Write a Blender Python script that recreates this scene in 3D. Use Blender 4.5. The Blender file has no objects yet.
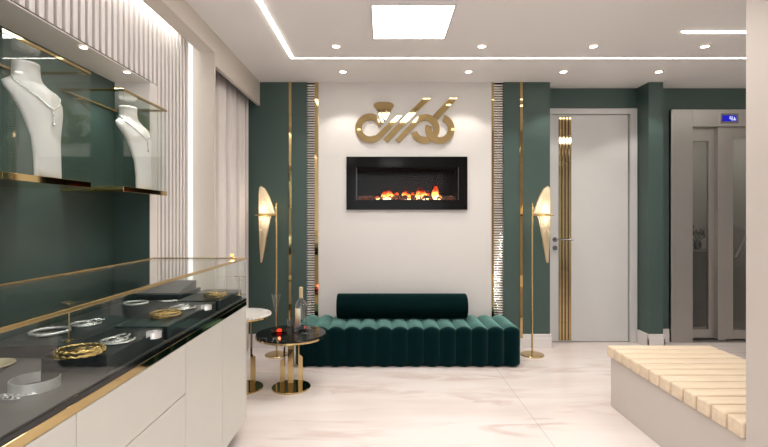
import bpy, bmesh, math, random
from mathutils import Vector, Matrix
random.seed(7)
S = bpy.context.scene
C = S.collection
F, H = 460.0, 1.35
PI = math.pi

# ------------------------------------------------------------------ materials
def new_mat(name):
    m = bpy.data.materials.new(name); m.use_nodes = True
    nt = m.node_tree; nt.nodes.clear()
    out = nt.nodes.new('ShaderNodeOutputMaterial')
    return m, nt, out

def pbr(name, col, rough=0.5, metal=0.0, spec=0.5, var=0.0, scale=8.0, bump=0.0, bscale=200.0, emis=None, estr=0.0, sheen=0.0, stretch=(1,1,1), coat=0.0, sheen_tint=None):
    m, nt, out = new_mat(name)
    p = nt.nodes.new('ShaderNodeBsdfPrincipled')
    p.inputs['Base Color'].default_value = (*col, 1)
    p.inputs['Roughness'].default_value = rough
    p.inputs['Metallic'].default_value = metal
    p.inputs['Specular IOR Level'].default_value = spec
    p.inputs['Coat Weight'].default_value = coat
    if sheen:
        p.inputs['Sheen Weight'].default_value = sheen
        p.inputs['Sheen Roughness'].default_value = 0.22
        if sheen_tint: p.inputs['Sheen Tint'].default_value = (*sheen_tint, 1)
    if emis:
        p.inputs['Emission Color'].default_value = (*emis, 1)
        p.inputs['Emission Strength'].default_value = estr
    tc = nt.nodes.new('ShaderNodeTexCoord')
    mp = nt.nodes.new('ShaderNodeMapping'); mp.inputs['Scale'].default_value = stretch
    nt.links.new(tc.outputs['Object'], mp.inputs['Vector'])
    if var > 0:
        n = nt.nodes.new('ShaderNodeTexNoise'); n.inputs['Scale'].default_value = scale; n.inputs['Detail'].default_value = 4
        nt.links.new(mp.outputs[0], n.inputs['Vector'])
        r = nt.nodes.new('ShaderNodeValToRGB')
        r.color_ramp.elements[0].position = 0.3; r.color_ramp.elements[1].position = 0.7
        r.color_ramp.elements[0].color = (*[c*(1-var) for c in col], 1)
        r.color_ramp.elements[1].color = (*[min(1, c*(1+var)) for c in col], 1)
        nt.links.new(n.outputs['Fac'], r.inputs[0]); nt.links.new(r.outputs[0], p.inputs['Base Color'])
    if bump > 0:
        n2 = nt.nodes.new('ShaderNodeTexNoise'); n2.inputs['Scale'].default_value = bscale
        nt.links.new(mp.outputs[0], n2.inputs['Vector'])
        b = nt.nodes.new('ShaderNodeBump'); b.inputs['Strength'].default_value = bump; b.inputs['Distance'].default_value = 0.002
        nt.links.new(n2.outputs['Fac'], b.inputs['Height']); nt.links.new(b.outputs[0], p.inputs['Normal'])
    nt.links.new(p.outputs[0], out.inputs[0])
    return m

def emit(name, col, s):
    m, nt, out = new_mat(name)
    e = nt.nodes.new('ShaderNodeEmission'); e.inputs[0].default_value = (*col, 1); e.inputs[1].default_value = s
    nt.links.new(e.outputs[0], out.inputs[0]); return m

def thin_glass(name, tint=(0.95, 0.97, 0.96), ior=1.45, rough=0.0, gain=0.8):
    m, nt, out = new_mat(name)
    t = nt.nodes.new('ShaderNodeBsdfTransparent'); t.inputs[0].default_value = (*tint, 1)
    g = nt.nodes.new('ShaderNodeBsdfGlossy'); g.inputs['Roughness'].default_value = rough
    g.inputs[0].default_value = (1, 1, 1, 1)
    f = nt.nodes.new('ShaderNodeFresnel')
    gm = nt.nodes.new('ShaderNodeNewGeometry'); mr = nt.nodes.new('ShaderNodeMapRange')
    mr.inputs[3].default_value = ior; mr.inputs[4].default_value = 1/ior
    nt.links.new(gm.outputs['Backfacing'], mr.inputs[0]); nt.links.new(mr.outputs[0], f.inputs[0])
    mul = nt.nodes.new('ShaderNodeMath'); mul.operation = 'MULTIPLY'; mul.inputs[1].default_value = gain; mul.use_clamp = True
    nt.links.new(f.outputs[0], mul.inputs[0])
    mx = nt.nodes.new('ShaderNodeMixShader')
    nt.links.new(mul.outputs[0], mx.inputs[0]); nt.links.new(t.outputs[0], mx.inputs[1]); nt.links.new(g.outputs[0], mx.inputs[2])
    nt.links.new(mx.outputs[0], out.inputs[0]); return m

def marble(name, base, vein, scale=2.0, rough=0.12, vpos=(0.47, 0.5, 0.53), stretch=(1,1,1), rot=0.5, tiles=None, cloud=0.5):
    m, nt, out = new_mat(name)
    N = nt.nodes.new; L = nt.links.new
    p = N('ShaderNodeBsdfPrincipled'); p.inputs['Roughness'].default_value = rough
    tc = N('ShaderNodeTexCoord'); mp = N('ShaderNodeMapping')
    mp.inputs['Scale'].default_value = stretch; mp.inputs['Rotation'].default_value = (0, 0, rot)
    L(tc.outputs['Object'], mp.inputs['Vector'])
    n = N('ShaderNodeTexNoise'); n.inputs['Scale'].default_value = scale; n.inputs['Detail'].default_value = 8; n.inputs['Distortion'].default_value = 0.9
    L(mp.outputs[0], n.inputs['Vector'])
    r = N('ShaderNodeValToRGB'); e = r.color_ramp.elements
    e[0].position = vpos[0]; e[0].color = (0, 0, 0, 1)
    e[1].position = vpos[2]; e[1].color = (0, 0, 0, 1)
    k = e.new(vpos[1]); k.color = (1, 1, 1, 1)
    L(n.outputs['Fac'], r.inputs[0])
    n2 = N('ShaderNodeTexNoise'); n2.inputs['Scale'].default_value = scale*0.6; n2.inputs['Detail'].default_value = 5
    L(mp.outputs[0], n2.inputs['Vector'])
    r2 = N('ShaderNodeValToRGB'); r2.color_ramp.elements[0].position = 0.42; r2.color_ramp.elements[1].position = 0.68
    r2.color_ramp.elements[1].color = (cloud, cloud, cloud, 1)
    L(n2.outputs['Fac'], r2.inputs[0])
    mxf = N('ShaderNodeMath'); mxf.operation = 'MAXIMUM'
    mm = N('ShaderNodeMath'); mm.operation = 'MULTIPLY'
    n3 = N('ShaderNodeTexNoise'); n3.inputs['Scale'].default_value = scale*0.9; n3.inputs['Detail'].default_value = 2
    mp3 = N('ShaderNodeMapping'); mp3.inputs['Location'].default_value = (7, 3, 1)
    L(mp.outputs[0], mp3.inputs['Vector']); L(mp3.outputs[0], n3.inputs['Vector'])
    r3 = N('ShaderNodeValToRGB'); r3.color_ramp.elements[0].position = 0.4; r3.color_ramp.elements[1].position = 0.62
    L(n3.outputs['Fac'], r3.inputs[0])
    L(r.outputs[0], mm.inputs[0]); L(r3.outputs[0], mm.inputs[1])
    L(mm.outputs[0], mxf.inputs[0]); L(r2.outputs[0], mxf.inputs[1])
    mix = N('ShaderNodeMix'); mix.data_type = 'RGBA'
    mix.inputs[6].default_value = (*base, 1); mix.inputs[7].default_value = (*vein, 1)
    L(mxf.outputs[0], mix.inputs[0])
    last = mix.outputs[2]
    if tiles:
        sep = N('ShaderNodeSeparateXYZ'); L(tc.outputs['Object'], sep.inputs[0])
        facs = []
        for ax, (off, pitch) in enumerate(tiles):
            a = N('ShaderNodeMath'); a.operation = 'SUBTRACT'; L(sep.outputs[ax], a.inputs[0]); a.inputs[1].default_value = off
            b = N('ShaderNodeMath'); b.operation = 'PINGPONG'; L(a.outputs[0], b.inputs[0]); b.inputs[1].default_value = pitch/2
            c = N('ShaderNodeMath'); c.operation = 'LESS_THAN'; L(b.outputs[0], c.inputs[0]); c.inputs[1].default_value = 0.0022
            facs.append(c.outputs[0])
        o = N('ShaderNodeMath'); o.operation = 'MAXIMUM'; L(facs[0], o.inputs[0]); L(facs[1], o.inputs[1])
        ms = N('ShaderNodeMath'); ms.operation = 'MULTIPLY'; L(o.outputs[0], ms.inputs[0]); ms.inputs[1].default_value = 0.5
        mix2 = N('ShaderNodeMix'); mix2.data_type = 'RGBA'
        L(ms.outputs[0], mix2.inputs[0]); L(last, mix2.inputs[6]); mix2.inputs[7].default_value = (0.28, 0.22, 0.19, 1)
        last = mix2.outputs[2]
    L(last, p.inputs['Base Color']); L(p.outputs[0], out.inputs[0])
    return m

M = {}
M['green'] = pbr('green_paint', (0.048, 0.085, 0.075), 0.42, var=0.03, scale=2, bump=0.05, bscale=300)
M['cream'] = pbr('cream_paint', (0.66, 0.635, 0.61), 0.45, var=0.015, scale=1.5)
M['ceiling'] = pbr('ceiling_paint', (0.90, 0.88, 0.87), 0.7, var=0.01, scale=1.5)
M['bulk'] = pbr('taupe_paint', (0.60, 0.55, 0.49), 0.6, var=0.01, scale=1.5)
M['slat'] = pbr('slat_white', (0.74, 0.70, 0.68), 0.45, var=0.015, scale=2)
M['slat_back_shade'] = pbr('slat_backing_shade', (0.10, 0.095, 0.09), 0.6, var=0.01)  # pale backing darkened to paint the shade between slats
M['white_door'] = pbr('door_white', (0.59, 0.585, 0.575), 0.35, var=0.01)
M['base_white'] = pbr('baseboard_white', (0.72, 0.68, 0.66), 0.35, var=0.01)
M['floor'] = marble('floor_marble', (0.77, 0.71, 0.685), (0.63, 0.515, 0.48), 1.9, 0.2, (0.42, 0.5, 0.58), (0.55, 2.4, 1), -0.14, ((1.006, 2.4), (3.57-1.2, 4.8)), 0.6)
M['gold'] = pbr('polished_gold', (0.56, 0.42, 0.20), 0.045, 1.0, var=0.02)
M['gold_soft'] = pbr('satin_gold', (0.62, 0.46, 0.22), 0.22, 1.0, var=0.03)
M['gold_jewel'] = pbr('jewel_gold', (0.72, 0.52, 0.22), 0.16, 1.0, bump=0.6, bscale=400)
M['silver'] = pbr('jewel_silver', (0.80, 0.80, 0.80), 0.2, 1.0, bump=0.8, bscale=600)
M['silver_smooth'] = pbr('silver_band', (0.80, 0.80, 0.80), 0.3, 0.75, var=0.02)
M['mirror'] = pbr('mirror', (0.86, 0.87, 0.86), 0.03, 1.0, var=0.01)
M['steel'] = pbr('brushed_steel', (0.44, 0.425, 0.405), 0.34, 1.0, var=0.05, scale=30, stretch=(12, 12, 0.3))
M['steel_dark'] = pbr('dark_steel', (0.25, 0.235, 0.22), 0.35, 1.0, var=0.05, scale=30, stretch=(12, 12, 0.3))
M['velvet'] = pbr('teal_velvet', (0.0016, 0.017, 0.020), 0.75, var=0.12, scale=14, bump=0.25, bscale=500, sheen=0.8, sheen_tint=(0.25, 0.85, 0.76), spec=0.05)
M['velvet_dark'] = pbr('teal_velvet_bolster', (0.001, 0.011, 0.013), 0.8, var=0.12, scale=14, bump=0.25, bscale=500, sheen=0.15, sheen_tint=(0.22, 0.75, 0.68), spec=0.15)
M['black_gloss'] = pbr('black_gloss', (0.004, 0.004, 0.004), 0.10, spec=0.10, var=0.05)
M['black_matte'] = pbr('black_matte', (0.010, 0.009, 0.009), 0.6, spec=0.05, var=0.1)
M['tray'] = pbr('charcoal_leather', (0.020, 0.023, 0.025), 0.32, var=0.25, scale=25, bump=0.15, bscale=300)
M['case_floor'] = pbr('charcoal_case_floor', (0.115, 0.105, 0.10), 0.4, var=0.15, scale=5, stretch=(1, 0.3, 1))
M['cabinet'] = pbr('cabinet_cream', (0.62, 0.61, 0.565), 0.35, var=0.01)
M['seam'] = pbr('seam_dark', (0.09, 0.07, 0.06), 0.7, var=0.02)
M['bust'] = pbr('bust_white', (0.76, 0.73, 0.73), 0.42, var=0.02)
M['curtain'] = pbr('curtain_white', (0.70, 0.645, 0.62), 0.8, var=0.02, bump=0.2, bscale=500)
M['wood'] = pbr('pale_wood', (0.76, 0.62, 0.46), 0.45, var=0.07, scale=6, stretch=(0.5, 6, 6))
M['partition'] = pbr('beige_partition', (0.59, 0.54, 0.50), 0.5, var=0.01)
M['white_marble'] = marble('white_marble', (0.80, 0.77, 0.73), (0.45, 0.42, 0.40), 5, 0.1, (0.47, 0.5, 0.53), cloud=0.1)
M['black_marble'] = marble('black_marble', (0.004, 0.005, 0.005), (0.70, 0.65, 0.62), 2.4, 0.08, (0.493, 0.5, 0.507), cloud=0.0, rot=0.9)
[n for n in M['black_marble'].node_tree.nodes if n.type == 'BSDF_PRINCIPLED'][0].inputs['Specular IOR Level'].default_value = 0.18
M['glass'] = thin_glass('case_glass')
M['glass_top'] = thin_glass('case_top_glass', (0.88, 0.90, 0.90))
M['glass_clear'] = thin_glass('drinking_glass', (0.90, 0.92, 0.92), gain=3.5)
M['glass_bottle'] = thin_glass('bottle_glass', (0.82, 0.87, 0.88), gain=3.2)
M['glass_lift'] = thin_glass('lift_glass', (0.80, 0.80, 0.78), gain=1.5)
M['glass_fire'] = thin_glass('fire_glass', (0.92, 0.92, 0.92), gain=0.15)
M['label'] = pbr('paper_label', (0.60, 0.56, 0.42), 0.6, var=0.03)
M['foil'] = pbr('cap_foil', (0.66, 0.55, 0.33), 0.35, 0.6, var=0.03)
M['panel_emit'] = emit('light_panel', (1.0, 0.985, 0.97), 13.0)
M['led'] = emit('led_strip', (1.0, 0.94, 0.84), 11.0)
M['cove'] = emit('cove_led', (1.0, 0.96, 0.91), 17.0)
M['slat_glow'] = emit('slat_glow_emit', (1.0, 0.96, 0.92), 0.9)  # weak glow added for the brightness of the far slats
M['spot'] = emit('downlight_lens', (1.0, 0.86, 0.66), 14.0)
M['bulb'] = emit('bulb_glow', (1, 0.85, 0.6), 5)
M['amber'] = emit('amber_glint', (1.0, 0.36, 0.05), 3.5)  # glow colour of the invented glint on the case rail
M['red'] = emit('red_candle', (1.0, 0.03, 0.01), 2.0)
M['blue'] = emit('blue_display', (0.012, 0.012, 0.33), 1.0)
M['digit'] = emit('display_digits', (0.6, 0.62, 0.85), 1.0)
M['lift_wall'] = pbr('lift_interior', (0.42, 0.40, 0.37), 0.5, 0.3, var=0.08, scale=3)
M['grey_panel'] = pbr('grey_counter', (0.12, 0.115, 0.11), 0.5, var=0.05)
M['leaf'] = pbr('dark_leaf', (0.03, 0.04, 0.025), 0.5, var=0.3)
M['handle'] = pbr('dark_chrome', (0.22, 0.21, 0.20), 0.25, 1.0, var=0.05)
M['log'] = pbr('charred_log', (0.02, 0.012, 0.009), 0.8, var=0.5, scale=30, bump=0.8, bscale=80)
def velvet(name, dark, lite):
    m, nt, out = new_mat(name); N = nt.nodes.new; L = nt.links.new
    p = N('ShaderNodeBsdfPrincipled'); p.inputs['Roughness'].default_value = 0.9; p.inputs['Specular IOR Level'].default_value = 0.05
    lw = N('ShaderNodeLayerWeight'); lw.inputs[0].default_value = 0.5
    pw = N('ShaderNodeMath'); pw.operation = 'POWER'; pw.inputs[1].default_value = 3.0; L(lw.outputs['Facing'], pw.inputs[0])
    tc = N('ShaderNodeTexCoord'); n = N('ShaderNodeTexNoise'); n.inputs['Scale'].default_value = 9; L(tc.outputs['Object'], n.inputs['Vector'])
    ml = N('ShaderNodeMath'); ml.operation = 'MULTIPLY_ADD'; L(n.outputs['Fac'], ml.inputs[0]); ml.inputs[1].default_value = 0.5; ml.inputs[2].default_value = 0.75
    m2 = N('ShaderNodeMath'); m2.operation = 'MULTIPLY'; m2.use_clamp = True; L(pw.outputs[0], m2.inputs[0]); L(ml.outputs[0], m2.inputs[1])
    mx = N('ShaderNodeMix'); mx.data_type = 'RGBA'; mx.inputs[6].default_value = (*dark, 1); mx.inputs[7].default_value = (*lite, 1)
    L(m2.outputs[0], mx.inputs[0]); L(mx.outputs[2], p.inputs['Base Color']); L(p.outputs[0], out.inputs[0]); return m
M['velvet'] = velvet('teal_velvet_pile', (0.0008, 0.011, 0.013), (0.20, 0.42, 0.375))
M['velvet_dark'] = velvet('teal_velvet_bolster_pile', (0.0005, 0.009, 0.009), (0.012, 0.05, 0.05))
# flame: emission ramps with object height
def flame_mat():
    m, nt, out = new_mat('flame'); N = nt.nodes.new; L = nt.links.new
    tc = N('ShaderNodeTexCoord'); sep = N('ShaderNodeSeparateXYZ'); L(tc.outputs['Generated'], sep.inputs[0])
    n = N('ShaderNodeTexNoise'); n.inputs['Scale'].default_value = 35; L(tc.outputs['Object'], n.inputs['Vector'])
    a = N('ShaderNodeMath'); a.operation = 'MULTIPLY_ADD'; L(n.outputs['Fac'], a.inputs[0]); a.inputs[1].default_value = 0.7; L(sep.outputs[2], a.inputs[2])
    r = N('ShaderNodeValToRGB'); e = r.color_ramp.elements
    e[0].position = 0.30; e[0].color = (1, 0.78, 0.42, 1); e[1].position = 1.25 if False else 1.0; e[1].color = (0.25, 0.01, 0.0, 1)
    k = e.new(0.55); k.color = (1, 0.42, 0.08, 1); k = e.new(0.8); k.color = (0.75, 0.07, 0.01, 1)
    L(a.outputs[0], r.inputs[0])
    em = N('ShaderNodeEmission'); L(r.outputs[0], em.inputs[0])
    st = N('ShaderNodeMapRange'); st.inputs[1].default_value = 0.4; st.inputs[2].default_value = 1.1; st.inputs[3].default_value = 5.0; st.inputs[4].default_value = 0.25
    L(a.outputs[0], st.inputs[0]); L(st.outputs[0], em.inputs[1])
    tr = N('ShaderNodeBsdfTransparent'); mx = N('ShaderNodeMixShader')
    al = N('ShaderNodeMapRange'); al.inputs[1].default_value = 0.55; al.inputs[2].default_value = 1.25; al.inputs[3].default_value = 0.0; al.inputs[4].default_value = 0.95
    L(a.outputs[0], al.inputs[0]); L(al.outputs[0], mx.inputs[0]); L(em.outputs[0], mx.inputs[1]); L(tr.outputs[0], mx.inputs[2])
    L(mx.outputs[0], out.inputs[0]); return m
M['flame'] = flame_mat()
def ember_mat():
    m, nt, out = new_mat('embers'); N = nt.nodes.new; L = nt.links.new
    tc = N('ShaderNodeTexCoord'); n = N('ShaderNodeTexNoise'); n.inputs['Scale'].default_value = 60; L(tc.outputs['Object'], n.inputs['Vector'])
    r = N('ShaderNodeValToRGB'); e = r.color_ramp.elements
    e[0].position = 0.55; e[0].color = (0.01, 0.002, 0.001, 1); e[1].position = 0.68; e[1].color = (1.0, 0.20, 0.06, 1)
    L(n.outputs['Fac'], r.inputs[0])
    p = N('ShaderNodeBsdfPrincipled'); p.inputs['Base Color'].default_value = (0.05, 0.03, 0.025, 1); p.inputs['Roughness'].default_value = 0.3
    L(r.outputs[0], p.inputs['Emission Color']); p.inputs['Emission Strength'].default_value = 0.45
    L(p.outputs[0], out.inputs[0]); return m
M['ember'] = ember_mat()
def paper_mat():
    m, nt, out = new_mat('lamp_paper'); N = nt.nodes.new; L = nt.links.new
    d = N('ShaderNodeBsdfDiffuse'); d.inputs[0].default_value = (0.85, 0.78, 0.64, 1)
    t = N('ShaderNodeBsdfTranslucent'); t.inputs[0].default_value = (0.97, 0.90, 0.76, 1)
    mx = N('ShaderNodeMixShader'); mx.inputs[0].default_value = 0.6
    L(d.outputs[0], mx.inputs[1]); L(t.outputs[0], mx.inputs[2]); L(mx.outputs[0], out.inputs[0]); return m
M['paper'] = paper_mat()

# ------------------------------------------------------------------ mesh helpers
def box(bm, x0, x1, y0, y1, z0, z1, bev=0.0):
    vs = [bm.verts.new(c) for c in ((x0,y0,z0),(x1,y0,z0),(x1,y1,z0),(x0,y1,z0),(x0,y0,z1),(x1,y0,z1),(x1,y1,z1),(x0,y1,z1))]
    fs = [bm.faces.new([vs[i] for i in f]) for f in ((0,3,2,1),(4,5,6,7),(0,1,5,4),(1,2,6,5),(2,3,7,6),(3,0,4,7))]
    if bev > 0:
        es = list({e for f in fs for e in f.edges})
        bmesh.ops.bevel(bm, geom=es, offset=bev, segments=3, affect='EDGES', profile=0.5)
    return vs

def prism(bm, pts, y0, y1, axis='Y'):
    """extrude outline pts (a,b) between y0 and y1; axis Y: (x,z) outline; axis Z: (x,y) outline; axis X: (y,z)"""
    def mk(a, b, t):
        return {'Y': (a, t, b), 'Z': (a, b, t), 'X': (t, a, b)}[axis]
    A = [bm.verts.new(mk(a, b, y0)) for a, b in pts]; B = [bm.verts.new(mk(a, b, y1)) for a, b in pts]
    n = len(pts)
    bm.faces.new(A); bm.faces.new(list(reversed(B)))
    for i in range(n):
        bm.faces.new((A[i], A[(i+1) % n], B[(i+1) % n], B[i]))

def lathe(bm, prof, cx=0, cy=0, n=32, cap=True):
    rings = []
    for r, z in prof:
        if r < 1e-6:
            rings.append([bm.verts.new((cx, cy, z))])
        else:
            rings.append([bm.verts.new((cx+r*math.cos(2*PI*i/n), cy+r*math.sin(2*PI*i/n), z)) for i in range(n)])
    for a, b in zip(rings, rings[1:]):
        for i in range(n):
            j = (i+1) % n
            if len(a) == 1 and len(b) > 1: bm.faces.new((a[0], b[j], b[i]))
            elif len(b) == 1 and len(a) > 1: bm.faces.new((a[i], a[j], b[0]))
            elif len(a) > 1: bm.faces.new((a[i], a[j], b[j], b[i]))
    if cap:
        if len(rings[0]) > 1: bm.faces.new(list(reversed(rings[0])))
        if len(rings[-1]) > 1: bm.faces.new(rings[-1])

def tube(bm, pts, r, n=8, closed=False, cap=True):
    pts = [Vector(p) for p in pts]; N = len(pts)
    rr = r if isinstance(r, (list, tuple)) else [r]*N
    rings = []; up = None
    for i, p in enumerate(pts):
        a = pts[i-1] if (i > 0 or closed) else p
        b = pts[(i+1) % N] if (i < N-1 or closed) else p
        t = (b-a).normalized() if (b-a).length > 0 else Vector((0, 0, 1))
        if up is None:
            up = Vector((0, 0, 1)) if abs(t.z) < 0.9 else Vector((1, 0, 0))
        u = (up - t*up.dot(t))
        if u.length < 1e-4: u = t.orthogonal()
        u.normalize(); v = t.cross(u); up = u
        rings.append([bm.verts.new(p + (u*math.cos(2*PI*k/n)+v*math.sin(2*PI*k/n))*rr[i]) for k in range(n)])
    for i in range(N if closed else N-1):
        a, b = rings[i], rings[(i+1) % N]
        for k in range(n):
            bm.faces.new((a[k], a[(k+1) % n], b[(k+1) % n], b[k]))
    if not closed and cap:
        bm.faces.new(list(reversed(rings[0]))); bm.faces.new(rings[-1])

def ball(bm, c, r, sub=1, sc=(1, 1, 1)):
    res = bmesh.ops.create_icosphere(bm, subdivisions=sub, radius=r)
    for v in res['verts']:
        v.co = Vector((v.co.x*sc[0], v.co.y*sc[1], v.co.z*sc[2])) + Vector(c)

def link(name, bm, mat, parent=None, smooth=False, origin=None, sharp=35):
    if origin is not None:
        o_ = Vector(origin)
        for v in bm.verts: v.co -= o_
    bmesh.ops.recalc_face_normals(bm, faces=bm.faces)
    me = bpy.data.meshes.new(name); bm.to_mesh(me); bm.free()
    me.materials.append(mat if not isinstance(mat, str) else M[mat])
    if smooth:
        me.polygons.foreach_set('use_smooth', [True]*len(me.polygons))
        me.set_sharp_from_angle(angle=math.radians(sharp))
    ob = bpy.data.objects.new(name, me); C.objects.link(ob)
    if origin is not None: ob.location = origin
    if parent is not None:
        ob.parent = parent
        if origin is None:   # coordinates were given in world space
            ob.matrix_parent_inverse = parent.matrix_world.inverted() if False else Matrix.Translation(-parent.location)
    return ob

def tag(o, label=None, cat=None, group=None, kind=None):
    if label: o['label'] = label
    if cat: o['category'] = cat
    if group: o['group'] = group
    if kind: o['kind'] = kind
    return o

def thing(name, loc, label, cat, group=None):
    o = bpy.data.objects.new(name, None); C.objects.link(o); o.location = loc
    o.empty_display_size = 0.05
    return tag(o, label, cat, group)

def local(name, bm, mat, parent, smooth=False, sharp=35):
    """part whose mesh is in the thing's local coordinates"""
    ob = link(name, bm, mat, None, smooth, None, sharp); ob.parent = parent; return ob

def copy_tree(o, parent=None, loc=None, label=None):
    c = o.copy(); C.objects.link(c)
    if parent is not None: c.parent = parent
    if loc is not None: c.location = loc
    if label: c['label'] = label
    for ch in [x for x in o.children]:
        copy_tree(ch, c)
    return c

def struct(name, bm, mat, label, parent=None, smooth=False):
    o = link(name, bm, mat, parent, smooth)
    if parent is None: tag(o, label, kind='structure')
    return o

# ------------------------------------------------------------------ room shell
CZ = 2.762
bm = bmesh.new(); box(bm, -2.0, 4.8, -3.2, 6.2, -0.1, 0.0); struct('floor', bm, 'floor', 'pale polished marble tile floor with pinkish veins')
bm = bmesh.new(); box(bm, -2.0, 4.8, -3.2, 6.2, CZ, CZ+0.1); struct('ceiling', bm, 'ceiling', 'warm white flat ceiling with recessed light strips')
YW, YD = 4.78, 5.008
XL, XR = -0.805, 1.247          # feature strip limits
XG = 1.725
# green back wall (left, right, door header, column, lift surround)
bm = bmesh.new()
box(bm, -2.0, XL, YW, 6.2, 0, CZ)
box(bm, XR, XG, YW, 6.2, 0, CZ)
box(bm, XL, XR, YW+0.12, 6.2, 0, 1.40); box(bm, XL, XR, YW+0.12, 6.2, 2.02, CZ)
box(bm, XL, -0.45, YW+0.12, 6.2, 1.40, 2.02); box(bm, 0.92, XR, YW+0.12, 6.2, 1.40, 2.02)
box(bm, XG, 2.75, YD, 6.2, 2.55, CZ); box(bm, XG, 2.75, YD+0.081, 6.2, 0, 2.55)
struct('wall_back', bm, 'green', 'dark green painted back wall')
bm = bmesh.new(); box(bm, 2.75, 2.90, YW, 6.2, 0, CZ); struct('wall_column', bm, 'green', 'dark green square column between the white door and the lift')
bm = bmesh.new()
box(bm, 2.90, 4.8, YD, 6.2, 2.515, CZ); box(bm, 2.90, 3.10, YD, 6.2, 0, 2.515); box(bm, 4.375, 4.8, YD, 6.2, 0, 2.515)
box(bm, 3.10, 4.375, 6.1, 6.2, 0, 2.515)
struct('wall_lift', bm, 'green', 'dark green wall around the steel lift portal')
# cream feature panel with the hole for the fire
fx0, fx1, fz0, fz1 = -0.388, 0.862, 1.435, 1.984
bm = bmesh.new()
cx0, cx1 = -0.681, 1.117
g = 0.03
box(bm, cx0, cx1, YW, YW+0.1, 0, fz0+g); box(bm, cx0, cx1, YW, YW+0.1, fz1-g, CZ)
box(bm, cx0, fx0+g, YW, YW+0.1, fz0+g, fz1-g); box(bm, fx1-g, cx1, YW, YW+0.1, fz0+g, fz1-g)
struct('wall_feature', bm, 'cream', 'pale cream feature wall panel behind the sofa and fireplace')

# left wall: niche, slats, end wall, bulkhead
SX, NX, NY, EY = -1.46, -1.68, 2.87, 3.50
SOF = 2.20
bm = bmesh.new()
box(bm, -2.0, SX-0.025, 0.2, NY, SOF, CZ)
box(bm, -2.0, SX-0.025, -3.2, 0.2, 0, CZ)
box(bm, -2.0, SX-0.025, NY, EY, 0, CZ)
box(bm, -2.0, -1.56, EY, YW, 0, CZ)
struct('wall_left', bm, 'slat', 'pale left wall around the display niche')
bm = bmesh.new(); box(bm, NX, SX, 0.2, NY, SOF-0.006, SOF)
struct('wall_soffit', bm, 'base_white', 'pale soffit board above the display niche')
bm = bmesh.new(); box(bm, -2.0, NX, 0.2, NY, 0, SOF); box(bm, NX, SX-0.001, NY-0.006, NY, 0, 2.03)
struct('wall_niche', bm, 'green', 'dark green back of the recessed display niche')
bm = bmesh.new()
pitch = 0.0539
y = 2.977+pitch*0.0
box(bm, SX-0.024, SX, NY, 2.965, 0, SOF-0.001)
k = 0
while 2.977+k*pitch < EY-0.01:
    y0 = 2.977+k*pitch; y1 = min(y0+0.031, EY); box(bm, SX-0.024, SX, y0, y1-0.002, 0, CZ, 0.004); k += 1
k = 1
while 2.977-k*pitch > -0.6:
    y0 = 2.977-k*pitch-0.003
    box(bm, SX-0.024, SX, y0, min(y0+0.031, NY+0.1) if k > 1 else y0+0.031, SOF+0.005 if y0 > 0.2 else 0, CZ, 0.004); k += 1
struct('trim_1', bm, 'slat', 'pale vertical slat cladding on the left wall')
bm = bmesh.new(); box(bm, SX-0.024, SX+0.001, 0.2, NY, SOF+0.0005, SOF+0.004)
struct('shade_line', bm, 'black_matte', 'thin black strip painting the shadow under the slats')  # shade at the slat foot drawn as a black strip
bm = bmesh.new(); box(bm, -2.0, -1.29, EY, 3.525, 0, CZ)
struct('wall_pier', bm, 'bulk', 'taupe pier between the slats and the curtain')
bm = bmesh.new(); box(bm, -1.405, -1.29, -3.2, EY, 2.613, CZ); box(bm, -1.32, -1.29, 3.525, YW, 2.517, CZ)
struct('wall_bulkhead', bm, 'bulk', 'taupe bulkhead running along the left ceiling edge')
bm = bmesh.new(); box(bm, 1.626, 2.37, -3.2, 2.066, 0, CZ); struct('wall_right', bm, 'partition', 'beige partition block at the right edge of the photo')
bm = bmesh.new(); box(bm, 4.6, 4.8, -3.2, 6.2, 0, CZ); struct('wall_far_right', bm, 'cream', 'cream wall beyond the lift lobby')
bm = bmesh.new(); box(bm, -2.0, -1.0, -3.3, -3.2, 0, CZ); box(bm, 3.8, 4.8, -3.3, -3.2, 0, CZ); box(bm, -1.0, 3.8, -3.3, -3.2, 2.55, CZ); box(bm, -1.0, 3.8, -3.3, -3.2, 0, 0.15); box(bm, 1.38, 1.42, -3.3, -3.2, 0.15, 2.55); struct('wall_front', bm, 'cream', 'cream wall behind the camera with an opening added for daylight fill')  # unseen opening added so the sky fills the room
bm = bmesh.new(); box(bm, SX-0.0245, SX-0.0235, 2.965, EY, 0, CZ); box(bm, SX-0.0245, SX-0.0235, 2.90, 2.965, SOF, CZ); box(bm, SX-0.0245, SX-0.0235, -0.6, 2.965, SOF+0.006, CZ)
struct('trim_3', bm, 'slat_back_shade', 'backing board between the pale slats, painted dark for the shade in the gaps')
# baseboards
def baseb(bm, x0, x1, y, z=0.145):
    box(bm, x0, x1, y-0.014, y, 0, z*0.72, 0.002); box(bm, x0, x1, y-0.009, y, z*0.72, z, 0.002)
bm = bmesh.new(); baseb(bm, -1.45, XL, YW); struct('baseboard_left', bm, 'base_white', 'white stepped skirting left of the sofa')
bm = bmesh.new(); baseb(bm, XR, XG+0.014, YW); box(bm, XG, XG+0.014, YW, YD-0.02, 0, 0.145)
struct('baseboard_back', bm, 'base_white', 'white stepped skirting right of the sofa')
bm = bmesh.new(); baseb(bm, 2.736, 2.914, YW); box(bm, 2.736, 2.75, YW-0.014, YD-0.035, 0, 0.145, 0.002); box(bm, 2.90, 2.914, YW-0.014, YD, 0, 0.145, 0.002)
baseb(bm, 2.914, 3.10, YD)
struct('baseboard_column', bm, 'base_white', 'white stepped skirting around the green column')

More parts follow.
